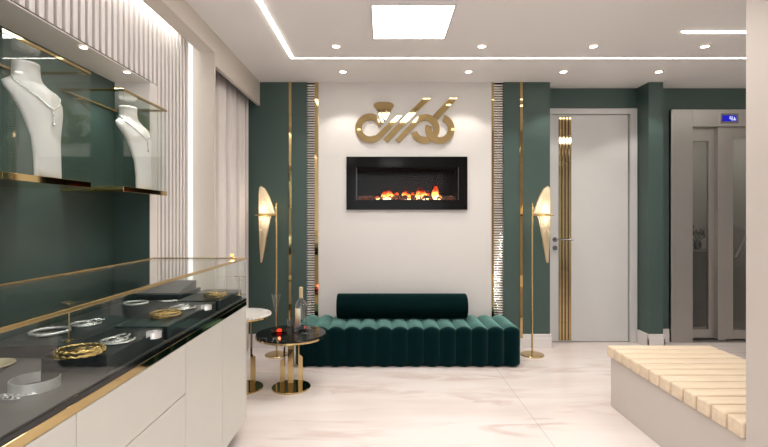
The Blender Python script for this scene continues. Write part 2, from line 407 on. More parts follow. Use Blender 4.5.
# ------------------------------------------------------------------ door
d = bpy.data.objects.new('door_1', None); C.objects.link(d); d.location = (2.24, YD, 0); d['label'] = 'white interior door with gold vertical inlays'; d['kind'] = 'structure'
def dx(px): return (px-384)*YD/F
def dz(py): return H-(py-218)*YD/F
bm = bmesh.new(); box(bm, dx(551), dx(628), YD, YD+0.045, 0.006, dz(115), 0.002); link('door_leaf', bm, 'white_door', d)
bm = bmesh.new()
box(bm, dx(629), dx(636)-0.001, YD-0.03, YD+0.08, 0, dz(109)); box(bm, XG+0.001, dx(629), YD-0.03, YD+0.08, dz(114.6), dz(109)); box(bm, XG+0.001, dx(551)-0.002, YD-0.03, YD+0.08, 0, dz(114.6))
box(bm, dx(628.8), dx(629.6), YD-0.034, YD+0.0, 0, dz(115)); 
link('door_frame', bm, 'white_door', d)
bm = bmesh.new(); box(bm, dx(558.6), dx(571.2), YD-0.003, YD+0.002, 0.02, dz(117)); link('mirror_inlay', bm, pbr('bronze_mirror', (0.16, 0.12, 0.09), 0.06, 1.0, var=0.02), d)
for k in range(4):
    xa = 559.1+k*3.25
    bm = bmesh.new(); box(bm, dx(xa), dx(xa+1.75), YD-0.010, YD-0.0028, 0.02, dz(117), 0.0015); link('gold_strip', bm, 'gold', d)
bm = bmesh.new()
for z in (dz(239.5), dz(248)):
    R = Matrix.Translation((dx(554.8), YD-0.006, z)) @ Matrix.Rotation(PI/2, 4, 'X')
    bmesh.ops.create_cone(bm, cap_ends=True, segments=24, radius1=0.026, radius2=0.026, depth=0.012, matrix=R)
link('rosette', bm, 'handle', d, True)
bm = bmesh.new(); tube(bm, [(dx(554.8), YD-0.01, dz(239.5)), (dx(554.8), YD-0.05, dz(239.5)), (dx(557), YD-0.056, dz(239.5)), (dx(571), YD-0.056, dz(239.5))], 0.009, 10)
link('door_handle', bm, 'handle', d, True)

# ------------------------------------------------------------------ lift
L_ = thing('elevator', (dx(727), YD, 0), 'brushed steel lift portal with glazed doors beside the green column', 'elevator')
zt = dz(110); zi = dz(127)
xo0, xo1, xi0, xi1 = dx(669.5), 4.37, dx(691), dx(755)
bm = bmesh.new()
box(bm, xo0, xi0, YD-0.03, YD+0.10, 0, zt, 0.003); box(bm, xi1, xo1, YD-0.03, YD+0.10, 0, zt, 0.003); box(bm, xi0, xi1, YD-0.03, YD+0.10, zi, zt, 0.003)
link('portal_frame', bm, 'steel', L_)
def leaf(name, x0, x1, lw, rw, y, top, bot, kind='steel'):
    z0, z1 = dz(337.5)-0.02, zi
    bm = bmesh.new()
    gz0, gz1 = dz(bot), dz(top)
    box(bm, x0, x0+lw, y, y+0.035, z0, z1, 0.002) if lw > 0 else None
    box(bm, x1-rw, x1, y, y+0.035, z0, z1, 0.002)
    box(bm, x0+lw, x1-rw, y, y+0.035, z0, gz0, 0.002); box(bm, x0+lw, x1-rw, y, y+0.035, gz1, z1, 0.002)
    o = link(name, bm, kind, L_)
    bm = bmesh.new(); box(bm, x0+lw, x1-rw, y+0.014, y+0.02, gz0, gz1); p = link('pane', bm, 'glass_lift', o)
    p.matrix_parent_inverse = Matrix.Identity(4); p.location = (0, 0, 0)
    p.matrix_parent_inverse = Matrix.Translation(-L_.location) @ Matrix.Identity(4)
    p.matrix_parent_inverse = Matrix.Identity(4)
    return o
leaf('sliding_door', dx(691), dx(718.5), 0.004, dx(718.5)-dx(712), YD+0.05, 139.5, 330.5)
leaf('sliding_door', dx(725.5), dx(755), dx(734)-dx(725.5), 0.03, YD+0.012, 137.6, 330.5)
bm = bmesh.new(); box(bm, dx(718), dx(726), YD-0.0, YD+0.06, 0, zi, 0.003); link('mullion', bm, 'steel', L_)
bm = bmesh.new(); box(bm, xi0, xi1, YD-0.02, YD+0.12, 0, 0.02, 0.002); link('sill', bm, 'steel_dark', L_)
bm = bmesh.new(); box(bm, dx(692), dx(713), YD+0.035, YD+0.05, dz(140.5), dz(138), 0.001); link('rail', bm, 'steel', L_)
bm = bmesh.new(); box(bm, dx(718.5), dx(736.2), YD-0.034, YD-0.028, dz(124), dz(114), 0.002); db = link('display_bezel', bm, 'steel_dark', L_)
bm = bmesh.new(); box(bm, dx(720), dx(734), YD-0.038, YD-0.033, dz(122), dz(116)); sc = link('display_screen', bm, 'blue', L_)
bm = bmesh.new()
q = YD-0.041
def seg(xa, ya, xb, yb, w=0.35):
    a = Vector((dx(xa), 0, dz(ya))); b = Vector((dx(xb), 0, dz(yb))); t = (b-a).normalized(); nn = Vector((-t.z, 0, t.x))*w*0.0109
    vs = [a-nn, b-nn, b+nn, a+nn]; prism(bm, [(v.x, v.z) for v in vs], q, q+0.002)
seg(727.6, 117, 727.2, 119.6); seg(727.2, 119.6, 729.6, 119.6); seg(729.3, 117, 729.3, 121.3)
link('display_digit', bm, 'digit', L_); bm = bmesh.new()
prism(bm, [(dx(731.6), dz(117.3)), (dx(733), dz(121)), (dx(730.6), dz(121))], q, q+0.002)
link('display_arrow', bm, 'digit', L_)
# cabin behind the glass
bm = bmesh.new()
box(bm, 3.12, 3.16, YD+0.10, 6.08, 0, zt-0.02); box(bm, 4.33, 4.36, YD+0.10, 6.08, 0, zt-0.02); box(bm, 3.12, 4.36, 6.05, 6.08, 0, zt-0.02)
box(bm, 3.12, 4.36, YD+0.12, 6.08, zt-0.04, zt-0.02)
struct('wall_cabin', bm, 'lift_wall', 'dim grey walls of the lift cabin behind the glass doors')
bm = bmesh.new(); tube(bm, [(3.95, YD+0.16, 0.9), (4.25, YD+0.35, 1.2), (4.322, YD+0.85, 1.3)], 0.014, 8); tag(link('handrail', bm, 'steel', origin=(4.3, 5.5, 1.0)), 'sloping steel handrail behind the right glass leaf of the lift', 'handrail')
cl = bmesh.new(); box(cl, 3.45, 4.0, 5.35, 5.75, zt-0.05, zt-0.041)
tag(link('cabin_fill', cl, emit('cabin_fill_emit', (1, 0.97, 0.93), 7.0), origin=(3.72, 5.55, zt-0.041)), 'flat fill light panel added in the ceiling inside the lift', 'ceiling light')  # fill light added to lift the dark cabin behind the glass
# glimpsed shelf with plant
sh = thing('console_cabinet', (3.90, 5.80, 0.0), 'dark grey cabinet with a pale top seen through the left lift door glass', 'cabinet')
bm = bmesh.new(); box(bm, -0.40, 0.32, -0.10, 0.15, 0.0, 0.93, 0.004); local('body', bm, 'grey_panel', sh)
bm = bmesh.new(); box(bm, -0.42, 0.34, -0.12, 0.15, 0.931, 0.955, 0.003); local('top', bm, 'steel', sh)
pl = thing('potted_plant', (3.94, 5.78, 0.955), 'small leafy plant in a dark pot on the cabinet behind the lift glass', 'plant')
bm = bmesh.new(); lathe(bm, [(0.03, 0.0), (0.045, 0.05), (0.04, 0.10), (0.03, 0.10)], n=16); local('pot', bm, 'black_matte', pl, True)
bm = bmesh.new()
for k in range(16):
    a = random.uniform(0, 2*PI); e_ = random.uniform(0.5, 1.3); ln = random.uniform(0.12, 0.24)
    p0 = Vector((0, 0, 0.09)); dr = Vector((math.cos(a)*math.cos(e_), math.sin(a)*math.cos(e_), math.sin(e_)))
    tube(bm, [p0, p0+dr*ln*0.5, p0+dr*ln+Vector((0, 0, -0.02))], [0.003, 0.003, 0.002], 5)
    ball(bm, p0+dr*ln, 0.022, 1, (1, 0.5, 1.2))
local('foliage', bm, 'leaf', pl, True)

# ------------------------------------------------------------------ feature wall strips
def wx(px): return (px-384)*YW/F
def wz(py): return H-(py-218)*YW/F
def mirror_strip(x0, x1, label):
    t = thing('mirror_strip', ((x0+x1)/2, YW+0.1, 0), label, 'mirror', None)
    bm = bmesh.new(); box(bm, x0, x1, YW+0.03, YW+0.115, 0.0, CZ-0.001); link('backing', bm, 'black_gloss', t)
    bm = bmesh.new()
    z = 0.02; n = 6; pit = 0.026
    while z+pit < CZ:
        prof = [(YW+0.031, z+0.003)] + [(YW+0.031-0.007*math.sin(PI*i/n), z+0.003+(pit-0.006)*(1-math.cos(PI*i/n))/2) for i in range(1, n)] + [(YW+0.031, z+pit-0.003)]
        prism(bm, prof, x0+0.002, x1-0.002, 'X'); z += pit
    link('ribbed_face', bm, 'mirror', t, True, sharp=50)
mirror_strip(XL+0.001, wx(314.5), 'tall ribbed mirror strip left of the cream feature wall')
mirror_strip(wx(494), XR-0.001, 'tall ribbed mirror strip right of the cream feature wall')
def gold_strip(x0, x1, y0, label, yb=None):
    bm = bmesh.new(); box(bm, x0, x1, y0, (yb or YW), 0.0, CZ-0.001, 0.0015)
    tag(link('gold_strip', bm, 'gold', origin=((x0+x1)/2, y0, 0)), label, 'wall trim')
gold_strip(wx(314.5)+0.001, cx0-0.001, YW-0.006, 'wide polished gold strip between left mirror strip and cream panel', YW+0.09)
gold_strip(cx1+0.001, wx(494)-0.001, YW-0.006, 'polished gold strip between cream panel and right mirror strip', YW+0.09)
gold_strip(wx(288.9), wx(291.7), YW-0.012, 'thin gold strip on green wall left of the sofa')
gold_strip(wx(519.7), wx(522.5), YW-0.012, 'thin gold strip on green wall right of the sofa')

# ------------------------------------------------------------------ fireplace
fp = thing('electric_fireplace', (0.237, YW, fz0), 'wide black wall mounted electric fireplace with burning flames', 'fireplace')
ix0, ix1, iz0, iz1 = wx(356.2), wx(458.2), wz(200), wz(167.6)
bm = bmesh.new()
y0, y1 = YW-0.03, YW-0.001
for (a, b, c_, e_) in ((fx0, fx1, fz0, iz0), (fx0, fx1, iz1, fz1), (fx0, ix0, iz0, iz1), (ix1, fx1, iz0, iz1)):
    box(bm, a, b, y0, y1, c_, e_)
link('frame', bm, 'black_gloss', fp)
bm = bmesh.new()
Y0, Y1 = YW+0.0, YW+0.25
box(bm, ix0-0.02, ix1+0.02, Y1, Y1+0.01, iz0-0.02, iz1+0.02); box(bm, ix0-0.02, ix0-0.001, Y0, Y1, iz0-0.02, iz1+0.02); box(bm, ix1+0.001, ix1+0.02, Y0, Y1, iz0-0.02, iz1+0.02)
box(bm, ix0, ix1, Y0, Y1, iz0-0.02, iz0-0.001); box(bm, ix0, ix1, Y0, Y1, iz1+0.001, iz1+0.02)
link('firebox', bm, 'black_matte', fp)
bm = bmesh.new(); box(bm, ix0, ix1, YW-0.018, YW-0.014, iz0, iz1); link('glass_front', bm, 'glass_fire', fp)
bm = bmesh.new()
bm.free()
for a, b in ((ix0, ix0+0.004), (ix1-0.004, ix1)):
    bm = bmesh.new(); box(bm, a, b, YW-0.013, YW-0.010, iz0, iz1); link('inner_trim', bm, 'steel_dark', fp)
bm = bmesh.new()
for k in range(420):
    ball(bm, (random.uniform(ix0+0.02, ix1-0.02), random.uniform(YW+0.01, YW+0.22), iz0+0.005+random.uniform(0, 0.034)), random.uniform(0.008, 0.016), 1)
e_ = link('ember_bed', bm, 'ember', fp); e_['kind'] = 'stuff'
for (px, w, r) in ((392, 0.22, 0.018), (427, 0.2, 0.016), (410, 0.18, 0.02), (441, 0.12, 0.016)):
    bm = bmesh.new(); x = wx(px)
    tube(bm, [(x-w/2, YW+0.09, iz0+0.03), (x-w/6, YW+0.10, iz0+0.042), (x+w/6, YW+0.12, iz0+0.036), (x+w/2, YW+0.13, iz0+0.045)], [r*0.7, r, r*1.1, r*0.8], 10)
    link('log', bm, 'log', fp, True)
def flame(px, py_top, w, yy, lean=0.0):
    x = wx(px); zb = iz0+0.008; h = (wz(py_top)-zb)*1.22; w = w*1.15
    bm = bmesh.new(); n = 10; rings = []
    prof = [(0.55, 0), (0.9, 0.12), (1.0, 0.25), (0.82, 0.42), (0.55, 0.6), (0.32, 0.78), (0.13, 0.92), (0.0, 1.0)]
    for r, t in prof:
        cxx = x + lean*t*t + 0.006*math.sin(t*9+px); ry = 0.35
        if r == 0: rings.append([bm.verts.new((cxx, yy, zb+h*t))])
        else: rings.append([bm.verts.new((cxx+w*r*math.cos(2*PI*i/n), yy+w*r*ry*math.sin(2*PI*i/n), zb+h*t)) for i in range(n)])
    for a, b in zip(rings, rings[1:]):
        for i in range(n):
            j = (i+1) % n
            if len(b) == 1: bm.faces.new((a[i], a[j], b[0]))
            else: bm.faces.new((a[i], a[j], b[j], b[i]))
    bm.faces.new(list(reversed(rings[0])))
    link('flame', bm, 'flame', fp, True)
for f in ((377, 195, 0.020, 0.06, 0.01), (385, 189, 0.030, 0.05, -0.01), (389.5, 187.5, 0.034, 0.06, 0.012), (397, 190, 0.026, 0.14, 0.0),
          (405, 187.5, 0.030, 0.13, 0.01), (409, 191, 0.024, 0.06, -0.01), (419.5, 187, 0.036, 0.05, 0.004), (424, 186.5, 0.030, 0.14, -0.01),
          (429, 189, 0.022, 0.12, 0.01), (436, 183, 0.032, 0.05, -0.006), (440, 191, 0.020, 0.09, 0.0), (414, 190, 0.022, 0.14, 0)):
    flame(f[0], f[1], f[2], YW+f[3], f[4])

# ------------------------------------------------------------------ gold logo
lg = thing('wall_logo', (0.26, YW, 2.1), 'polished gold calligraphic logo with a diamond ring on the cream wall', 'sign')
def lx(z): return wx(350+z*0.1432)
def lz(z): return wz(90+z*0.1432)
def lpoly(name, pts, d0=0.012, d1=0.03):
    bm = bmesh.new(); prism(bm, [(lx(a), lz(b)) for a, b in pts], YW-d1, YW-d0+0.011)
    bmesh.ops.bevel(bm, geom=[e for e in bm.edges if abs(e.verts[0].co.y-e.verts[1].co.y) < 1e-6 and e.verts[0].co.y < YW-d1+1e-5], offset=0.0012, segments=1, affect='EDGES')
    link(name, bm, 'gold', lg)
def arc(cx, cy, ro, ri, a0, a1, n=40):
    o = [(cx+ro*math.cos(math.radians(a0+(a1-a0)*i/n)), cy-ro*math.sin(math.radians(a0+(a1-a0)*i/n))) for i in range(n+1)]
    q_ = [(cx+ri*math.cos(math.radians(a0+(a1-a0)*i/n)), cy-ri*math.sin(math.radians(a0+(a1-a0)*i/n))) for i in range(n+1)]
    return o+list(reversed(q_))
# first ring, runs from under the diamond round the left and out along the first bar
c0 = (140, 270)
o_ = [(c0[0]+102*math.cos(math.radians(a)), c0[1]-102*math.sin(math.radians(a))) for a in range(64, 302, 7)]
i_ = [(c0[0]+57*math.cos(math.radians(a)), c0[1]-57*math.sin(math.radians(a))) for a in range(300, 30, -7)]
lpoly('ring_stroke', [(217, 258), (205, 222), (192, 186)]+o_+[(212, 346), (365, 182), (328, 182), (178, 322)]+i_+[(200, 264)])
lpoly('stroke', [(233, 345), (262, 372), (475, 147), (567, 60), (512, 60), (425, 147)])
lpoly('stroke', [(315, 352), (343, 373), (458, 252), (478, 232), (492, 222), (520, 217), (520, 172), (480, 182), (455, 205)])
lpoly('ring', arc(522, 274, 102, 57, 92, -40), 0.012, 0.03)
lpoly('ring', arc(522, 274, 102, 57, 197, 292), 0.012, 0.028)
lpoly('ring', arc(625, 276, 102, 57, 72, -198, 60), 0.012, 0.034)
lpoly('stroke', [(578, 182), (612, 210), (750, 60), (695, 60)], 0.012, 0.034)
lpoly('diamond_crown', [(200, 88), (272, 88), (296, 97), (308, 112), (300, 128), (287, 143), (188, 143), (174, 128), (163, 112), (175, 97)])
lpoly('diamond_point', [(190, 148), (210, 148), (234, 228), (226, 248)])
lpoly('diamond_point', [(214, 148), (255, 148), (240, 215)])
lpoly('diamond_point', [(260, 148), (289, 148), (245, 222)])

# ------------------------------------------------------------------ ceiling lights
def panel_light(x0, x1, y0, y1, label):
    t = thing('ceiling_light', ((x0+x1)/2, (y0+y1)/2, CZ), label, 'ceiling light', 'square ceiling light panels')
    bm = bmesh.new()
    zb = CZ-0.045
    box(bm, x0-0.012, x0, y0-0.012, y1+0.012, zb, CZ-0.0005); box(bm, x1, x1+0.012, y0-0.012, y1+0.012, zb, CZ-0.0005)
    box(bm, x0, x1, y0-0.012, y0, zb, CZ-0.0005); box(bm, x0, x1, y1, y1+0.012, zb, CZ-0.0005)
    link('frame', bm, 'base_white', t)
    bm = bmesh.new(); box(bm, x0+0.001, x1-0.001, y0+0.001, y1-0.001, zb+0.002, CZ-0.001); link('diffuser', bm, 'panel_emit', t)
    return t
p1 = panel_light(-0.076, 0.456, 2.963, 3.506, 'square glowing ceiling light panel with a thin frame')
fill_above = panel_light(-0.076, 0.456, 0.2, 0.743, 'square glowing fill panel added unseen above the camera')  # unseen panel added as fill light from overhead
p3 = panel_light(2.95, 3.48, 1.6, 2.13, 'square glowing ceiling light panel beyond the partition')
fill_behind = panel_light(-0.076, 0.456, -2.2, -1.66, 'square glowing fill panel added unseen near the wall behind the camera')  # another unseen panel, added as fill from the rear
bm = bmesh.new(); box(bm, -0.8225, 4.59, 4.055, 4.069, CZ-0.0025, CZ-0.0005)
box(bm, -0.8225, -0.7985, -2.5, 4.052, CZ-0.006, CZ-0.0005)
tag(link('led_strip', bm, 'led', origin=(-0.81, 4.06, CZ)), 'long L-shaped glowing strip recessed in the ceiling along two sides', 'light strip')
bm = bmesh.new(); prism(bm, [(2.25, 3.48), (4.59, 3.48), (4.59, 3.505), (2.30, 3.505)], CZ-0.006, CZ-0.0005, 'Z')
tag(link('led_strip', bm, 'led', origin=(3.4, 3.49, CZ)), 'short straight glowing ceiling strip at upper right', 'light strip')
bm = bmesh.new(); box(bm, -1.435, -1.41, -0.5, 3.2, CZ-0.06, CZ-0.04)
tag(link('cove_light', bm, 'cove', origin=(-1.42, 1.5, CZ)), 'hidden cove light strip washing down the slatted wall behind the bulkhead', 'light strip')

bm = bmesh.new(); box(bm, -1.462, -1.453, 3.44, 3.497, 0.02, 2.70)  # added glowing strip, stands for the bright slats at this end
tag(link('slat_glow_strip', bm, 'slat_glow', origin=(-1.45, 3.49, 0)), 'upright glowing strip added to brighten the far slats beside the taupe pier', 'light strip')

rows = [(4.434, (-0.395, 0.815, 1.73, 2.65), 'back row, near the cream wall'), (3.776, (-0.394, 0.804, 1.719, 2.635), 'front row beside the light panel')]
names = {(0, 0): 'round recessed downlight in the back row, above the left side of the cream wall', (0, 1): 'round recessed downlight in the back row, above the right side of the cream wall',
         (0, 2): 'round recessed downlight in the back row, in front of the white door', (0, 3): 'round recessed downlight in the back row, in front of the green column',
         (1, 0): 'round recessed downlight in the front row, left of the square panel', (1, 1): 'round recessed downlight in the front row, first right of the square panel',
         (1, 2): 'round recessed downlight in the front row, second right of the square panel', (1, 3): 'round recessed downlight under the short ceiling strip'}
def spot_light(x, y, z, power, ang=110, par=None, blend=0.7, rad=0.03, col=(1, 0.94, 0.86)):
    l = bpy.data.lights.new('downlight_beam', 'SPOT'); l.energy = power; l.spot_size = math.radians(ang); l.spot_blend = blend; l.shadow_soft_size = rad; l.color = col
    o = bpy.data.objects.new('downlight_beam', l); C.objects.link(o)
    if par: o.parent = par; o.location = (0, 0, z-par.location.z)
    else: o.location = (x, y, z)
    return o
def downlight(x, y, label, power):
    t = thing('downlight', (x, y, CZ), label, 'ceiling light', 'recessed ceiling downlights')
    bm = bmesh.new(); lathe(bm, [(0.030, -0.002), (0.032, -0.007), (0.043, -0.006), (0.046, -0.0005)], n=28, cap=False); local('trim_ring', bm, 'base_white', t, True)
    bm = bmesh.new(); lathe(bm, [(0.031, -0.0035), (0.031, -0.0005)], n=28); local('lens', bm, 'spot', t)
    spot_light(x, y, CZ-0.012, power, 100 if y > 4.2 else 115, t, 0.35 if y > 4.2 else 0.7)
for r, (y, xs, _) in enumerate(rows):
    for k, x in enumerate(xs): downlight(x, y, names[(r, k)], 16 if r == 0 else 20)
for y in (2.2, 0.6):  # out-of-frame downlight rows added for fill
    for x in (-0.394, 1.1): downlight(x, y, 'unseen round fill downlight added further back, near the viewer, %s side%s' % ('left' if x < 0 else 'right', ' close by' if y < 1 else ''), 26)
# soffit lights over the cases
for j, y in enumerate((460*SX/-(384-85.4), 460*SX/-(384-128.8))):
    t = thing('niche_downlight', (SX-0.022, y+0.02, SOF-0.006), 'tiny downlight in the soffit above the %s display case' % ('nearer' if j == 0 else 'farther'), 'ceiling light', 'niche soffit downlights')
    bm = bmesh.new(); lathe(bm, [(0.016, -0.002), (0.017, -0.006), (0.023, -0.005), (0.024, -0.0005)], n=20, cap=False); local('trim_ring', bm, 'base_white', t, True)
    bm = bmesh.new(); lathe(bm, [(0.0165, -0.004), (0.0165, -0.0005)], n=20); local('lens', bm, 'spot', t)
    spot_light(0, 0, SOF-0.018, 7.0, 120, t)

# ------------------------------------------------------------------ curtain
bm = bmesh.new()
ny, nz = 420, 6; ya, yb_ = 3.56, 4.765
deep = [3.745, 4.10, 4.55]
def cfold(y):
    d_ = 0.018*math.sin((y-3.7)*46)+0.006*math.sin((y-3.7)*97+1)
    for q_ in (3.60, 3.86, 4.12, 4.40, 4.66): d_ -= 0.085*math.exp(-((y-q_)/0.016)**2)
    return d_
grid = [[bm.verts.new((-1.40+cfold(ya+(yb_-ya)*i/ny)*(1 if True else 0), ya+(yb_-ya)*i/ny, 0.01+(2.68)*j/nz)) for j in range(nz+1)] for i in range(ny+1)]
for i in range(ny):
    for j in range(nz): bm.faces.new((grid[i][j], grid[i+1][j], grid[i+1][j+1], grid[i][j+1]))
cu = link('curtain', bm, 'curtain', smooth=True, origin=(-1.385, 4.2, 0), sharp=80)
cu.modifiers.new('s', 'SOLIDIFY').thickness = 0.003
tag(cu, 'floor length white pleated curtain hanging under the left bulkhead', 'curtain')

# ------------------------------------------------------------------ sofa
so = thing('sofa', (0.21, 4.42, 0), 'low dark teal velvet channelled sofa bench below the fireplace', 'sofa')
bm = bmesh.new()
nf = 14; sx0, sx1 = -0.80, 1.235; fw = (sx1-sx0)/nf; NU = 12
yf, yk, ht = 4.14, 4.72, 0.366
path = []
rr = 0.05
b0 = 0.008
path.append((yf+0.012, b0, (-0.6, -0.8)))
for z in (0.045, 0.12, 0.2, 0.28): path.append((yf, z, (-1, 0)))
for a in range(0, 91, 15):
    ar = math.radians(a); path.append((yf+rr-rr*math.cos(ar), ht-rr+rr*math.sin(ar), (-math.cos(ar), math.sin(ar))))
for y in (4.3, 4.42, 4.54, 4.66): path.append((y, ht, (0, 1)))
for a in range(15, 91, 25):
    ar = math.radians(a); path.append((yk-rr+rr*math.sin(ar), ht-rr+rr*math.cos(ar), (math.sin(ar), math.cos(ar))))
path.append((yk, b0, (1, 0)))
cols = []
for k in range(nf):
    for u in range(NU+1 if k == nf-1 else NU):
        t = u/NU; bulge = 0.030*math.sin(PI*t)**0.8-0.030
        x = sx0+fw*(k+t)
        cols.append([bm.verts.new((x, p[0]+p[2][0]*bulge, p[1]+p[2][1]*bulge)) for p in path])
for a, b in zip(cols, cols[1:]):
    for i in range(len(path)-1): bm.faces.new((a[i], a[i+1], b[i+1], b[i]))
bm.faces.new(cols[0]); bm.faces.new(list(reversed(cols[-1])))
for a, b in zip(cols, cols[1:]): bm.faces.new((a[0], b[0], b[-1], a[-1]))
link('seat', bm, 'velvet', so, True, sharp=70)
bm = bmesh.new(); box(bm, sx0+0.05, sx1-0.05, yf+0.06, yk-0.03, 0.0, 0.045); link('plinth', bm, 'black_matte', so)
bm = bmesh.new()
br = 0.122; bx0, bx1 = -0.463, 0.817; n = 48; rings = []
for x, r in ((bx0, br-0.012), (bx0+0.004, br-0.004), (bx0+0.012, br), (bx1-0.012, br), (bx1-0.004, br-0.004), (bx1, br-0.012)):
    rings.append([bm.verts.new((x, 4.56+r*math.cos(2*PI*i/n), 0.363+br-0.006+r*math.sin(2*PI*i/n))) for i in range(n)])
for a, b in zip(rings, rings[1:]):
    for i in range(n): bm.faces.new((a[i], a[(i+1) % n], b[(i+1) % n], b[i]))
bm.faces.new(rings[0]); bm.faces.new(list(reversed(rings[-1])))
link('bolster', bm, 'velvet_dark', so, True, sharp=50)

# ------------------------------------------------------------------ side tables
def side_table(x, y, zt_, r, rb, topmat, label, rot):
    t = thing('side_table', (x, y, 0), label, 'side table', 'round side tables by the sofa')
    bm = bmesh.new(); lathe(bm, [(0, 0), (rb, 0), (rb, 0.008), (rb-0.003, 0.011), (0, 0.011)], n=56, cap=False); local('base', bm, 'gold', t, True)
    bm = bmesh.new(); lathe(bm, [(0, zt_-0.030), (r-0.004, zt_-0.030), (r, zt_-0.027), (r, zt_-0.014), (0, zt_-0.014)], n=72, cap=False); local('gold_rim', bm, 'gold', t, True)
    bm = bmesh.new(); lathe(bm, [(0, zt_-0.0135), (r-0.001, zt_-0.0135), (r-0.001, zt_-0.003), (r-0.004, zt_), (0, zt_)], n=72, cap=False); local('tabletop', bm, topmat, t, True)
    for k, (ox, oy, low, w) in enumerate(((-0.068, 0.0, 0.235, 0.037), (0.003, -0.03, 0.40, 0.044), (0.073, 0.01, 0.265, 0.036))):
        ca, sa = math.cos(rot), math.sin(rot); px, py = ox*ca-oy*sa, ox*sa+oy*ca
        bm = bmesh.new()
        zz = min(low, zt_-0.030); th = 0.010
        if k == 1: pts = [(-w/2, 0.011), (w/2, 0.011), (w/2, zt_-0.030), (-w/2, zt_-0.030)]
        elif k == 0: pts = [(-w/2, 0.011), (w/2, 0.011), (w/2, zt_-0.030), (w/2-0.010, zt_-0.030), (w/2-0.010, zz), (-w/2, zz-0.02)]
        else: pts = [(-w/2, 0.011), (w/2, 0.011), (w/2, zz-0.02), (-w/2+0.010, zz), (-w/2+0.010, zt_-0.030), (-w/2, zt_-0.030)]
        prism(bm, [(px+a, b) for a, b in pts], py-th, py+th); local('leg', bm, 'gold', t)
    return t
TX, TY, TZ = -0.739, 3.664, 0.436
side_table(TX, TY, TZ, 0.276, 0.153, 'black_marble', 'round black marble side table with gold rim and gold legs', 0)
side_table(-1.115, 3.65, 0.595, 0.217, 0.153, 'white_marble', 'round white marble side table half hidden behind the display counter', 0)

# things on the black table
def onT(px, py):   # pixel to point on the table top
    y = F*(H-TZ)/(py-218); return (px-384)*y/F, y
bx_, by_ = onT(301, 331)
b = thing('bottle', (bx_, by_, TZ), 'clear wine bottle with pale label and gold capsule on black table', 'bottle')
bm = bmesh.new(); lathe(bm, [(0, 0), (0.042, 0.0), (0.046, 0.006), (0.046, 0.20), (0.042, 0.225), (0.024, 0.25), (0.0155, 0.27), (0.0145, 0.35), (0, 0.35)], n=32, cap=False); local('body', bm, 'glass_bottle', b, True)
bm = bmesh.new(); lathe(bm, [(0.0162, 0.268), (0.0162, 0.3515), (0.013, 0.356), (0, 0.356)], n=24, cap=False); local('capsule', bm, 'foil', b, True)
bm = bmesh.new()
n = 14; A = []; B = []
for i in range(n+1):
    a = math.radians(190+i*(85/n)); A.append(bm.verts.new((0.0466*math.cos(a), 0.0466*math.sin(a), 0.05))); B.append(bm.verts.new((0.0466*math.cos(a), 0.0466*math.sin(a), 0.19)))
for i in range(n): bm.faces.new((A[i], A[i+1], B[i+1], B[i]))
lb = local('label', bm, 'label', b, True); lb.modifiers.new('s', 'SOLIDIFY').thickness = 0.0006
def tumbler(px, py, r, h, label):
    x, y = onT(px, py)
    bm = bmesh.new(); lathe(bm, [(0, 0), (r*0.85, 0), (r, 0.01), (r, h), (r-0.002, h), (r-0.003, 0.012), (0, 0.010)], n=28, cap=False)
    tag(link('drinking_glass', bm, 'glass_clear', smooth=True), label, 'glass', 'drinking glasses on the black table').location = (x, y, TZ)
tumbler(289.2, 326.8, 0.017, 0.066, 'small clear tumbler behind and left of the wine bottle')
tumbler(296.2, 332.5, 0.018, 0.060, 'clear tumbler at the left foot of the wine bottle')
x, y = onT(304.5, 334.5)
bm = bmesh.new(); lathe(bm, [(0, 0), (0.020, 0), (0.022, 0.004), (0.022, 0.010), (0.0, 0.012)], n=24, cap=False); o = link('glass_coaster', bm, 'glass_clear', smooth=True); o.location = (x, y, TZ)
tag(o, 'small clear glass dish to the right foot of the bottle', 'dish')
x, y = onT(279.3, 332)
dsh = thing('candle_dish', (x, y, TZ), 'shallow glass dish with a glowing red candle on the black table', 'candle holder')
bm = bmesh.new(); lathe(bm, [(0, 0), (0.03, 0), (0.062, 0.012), (0.066, 0.018), (0.063, 0.018), (0.03, 0.004), (0, 0.003)], n=36, cap=False); local('dish', bm, thin_glass('red_glass', (0.75, 0.35, 0.3), gain=1.4), dsh, True)
bm = bmesh.new(); lathe(bm, [(0, 0.004), (0.017, 0.004), (0.019, 0.012), (0.015, 0.022), (0, 0.024)], n=24, cap=False); local('candle', bm, 'red', dsh, True)
l = bpy.data.lights.new('candle_glow', 'POINT'); l.energy = 0.15; l.color = (1, 0.08, 0.03); l.shadow_soft_size = 0.01
lo = bpy.data.objects.new('candle_glow', l); C.objects.link(lo); lo.parent = dsh; lo.location = (0, 0, 0.05)
x, y = onT(276, 328.5)
bm = bmesh.new(); lathe(bm, [(0, 0), (0.026, 0), (0.026, 0.003), (0.004, 0.008), (0.004, 0.13), (0.012, 0.15), (0.037, 0.285), (0.0355, 0.285), (0.010, 0.152), (0, 0.15)], n=28, cap=False)
o = link('goblet', bm, thin_glass('goblet_glass', (0.97, 0.98, 0.98), gain=0.8), smooth=True); o.location = (x, y, TZ)
tag(o, 'tall clear flared stem glass at the left of the black table', 'glass')

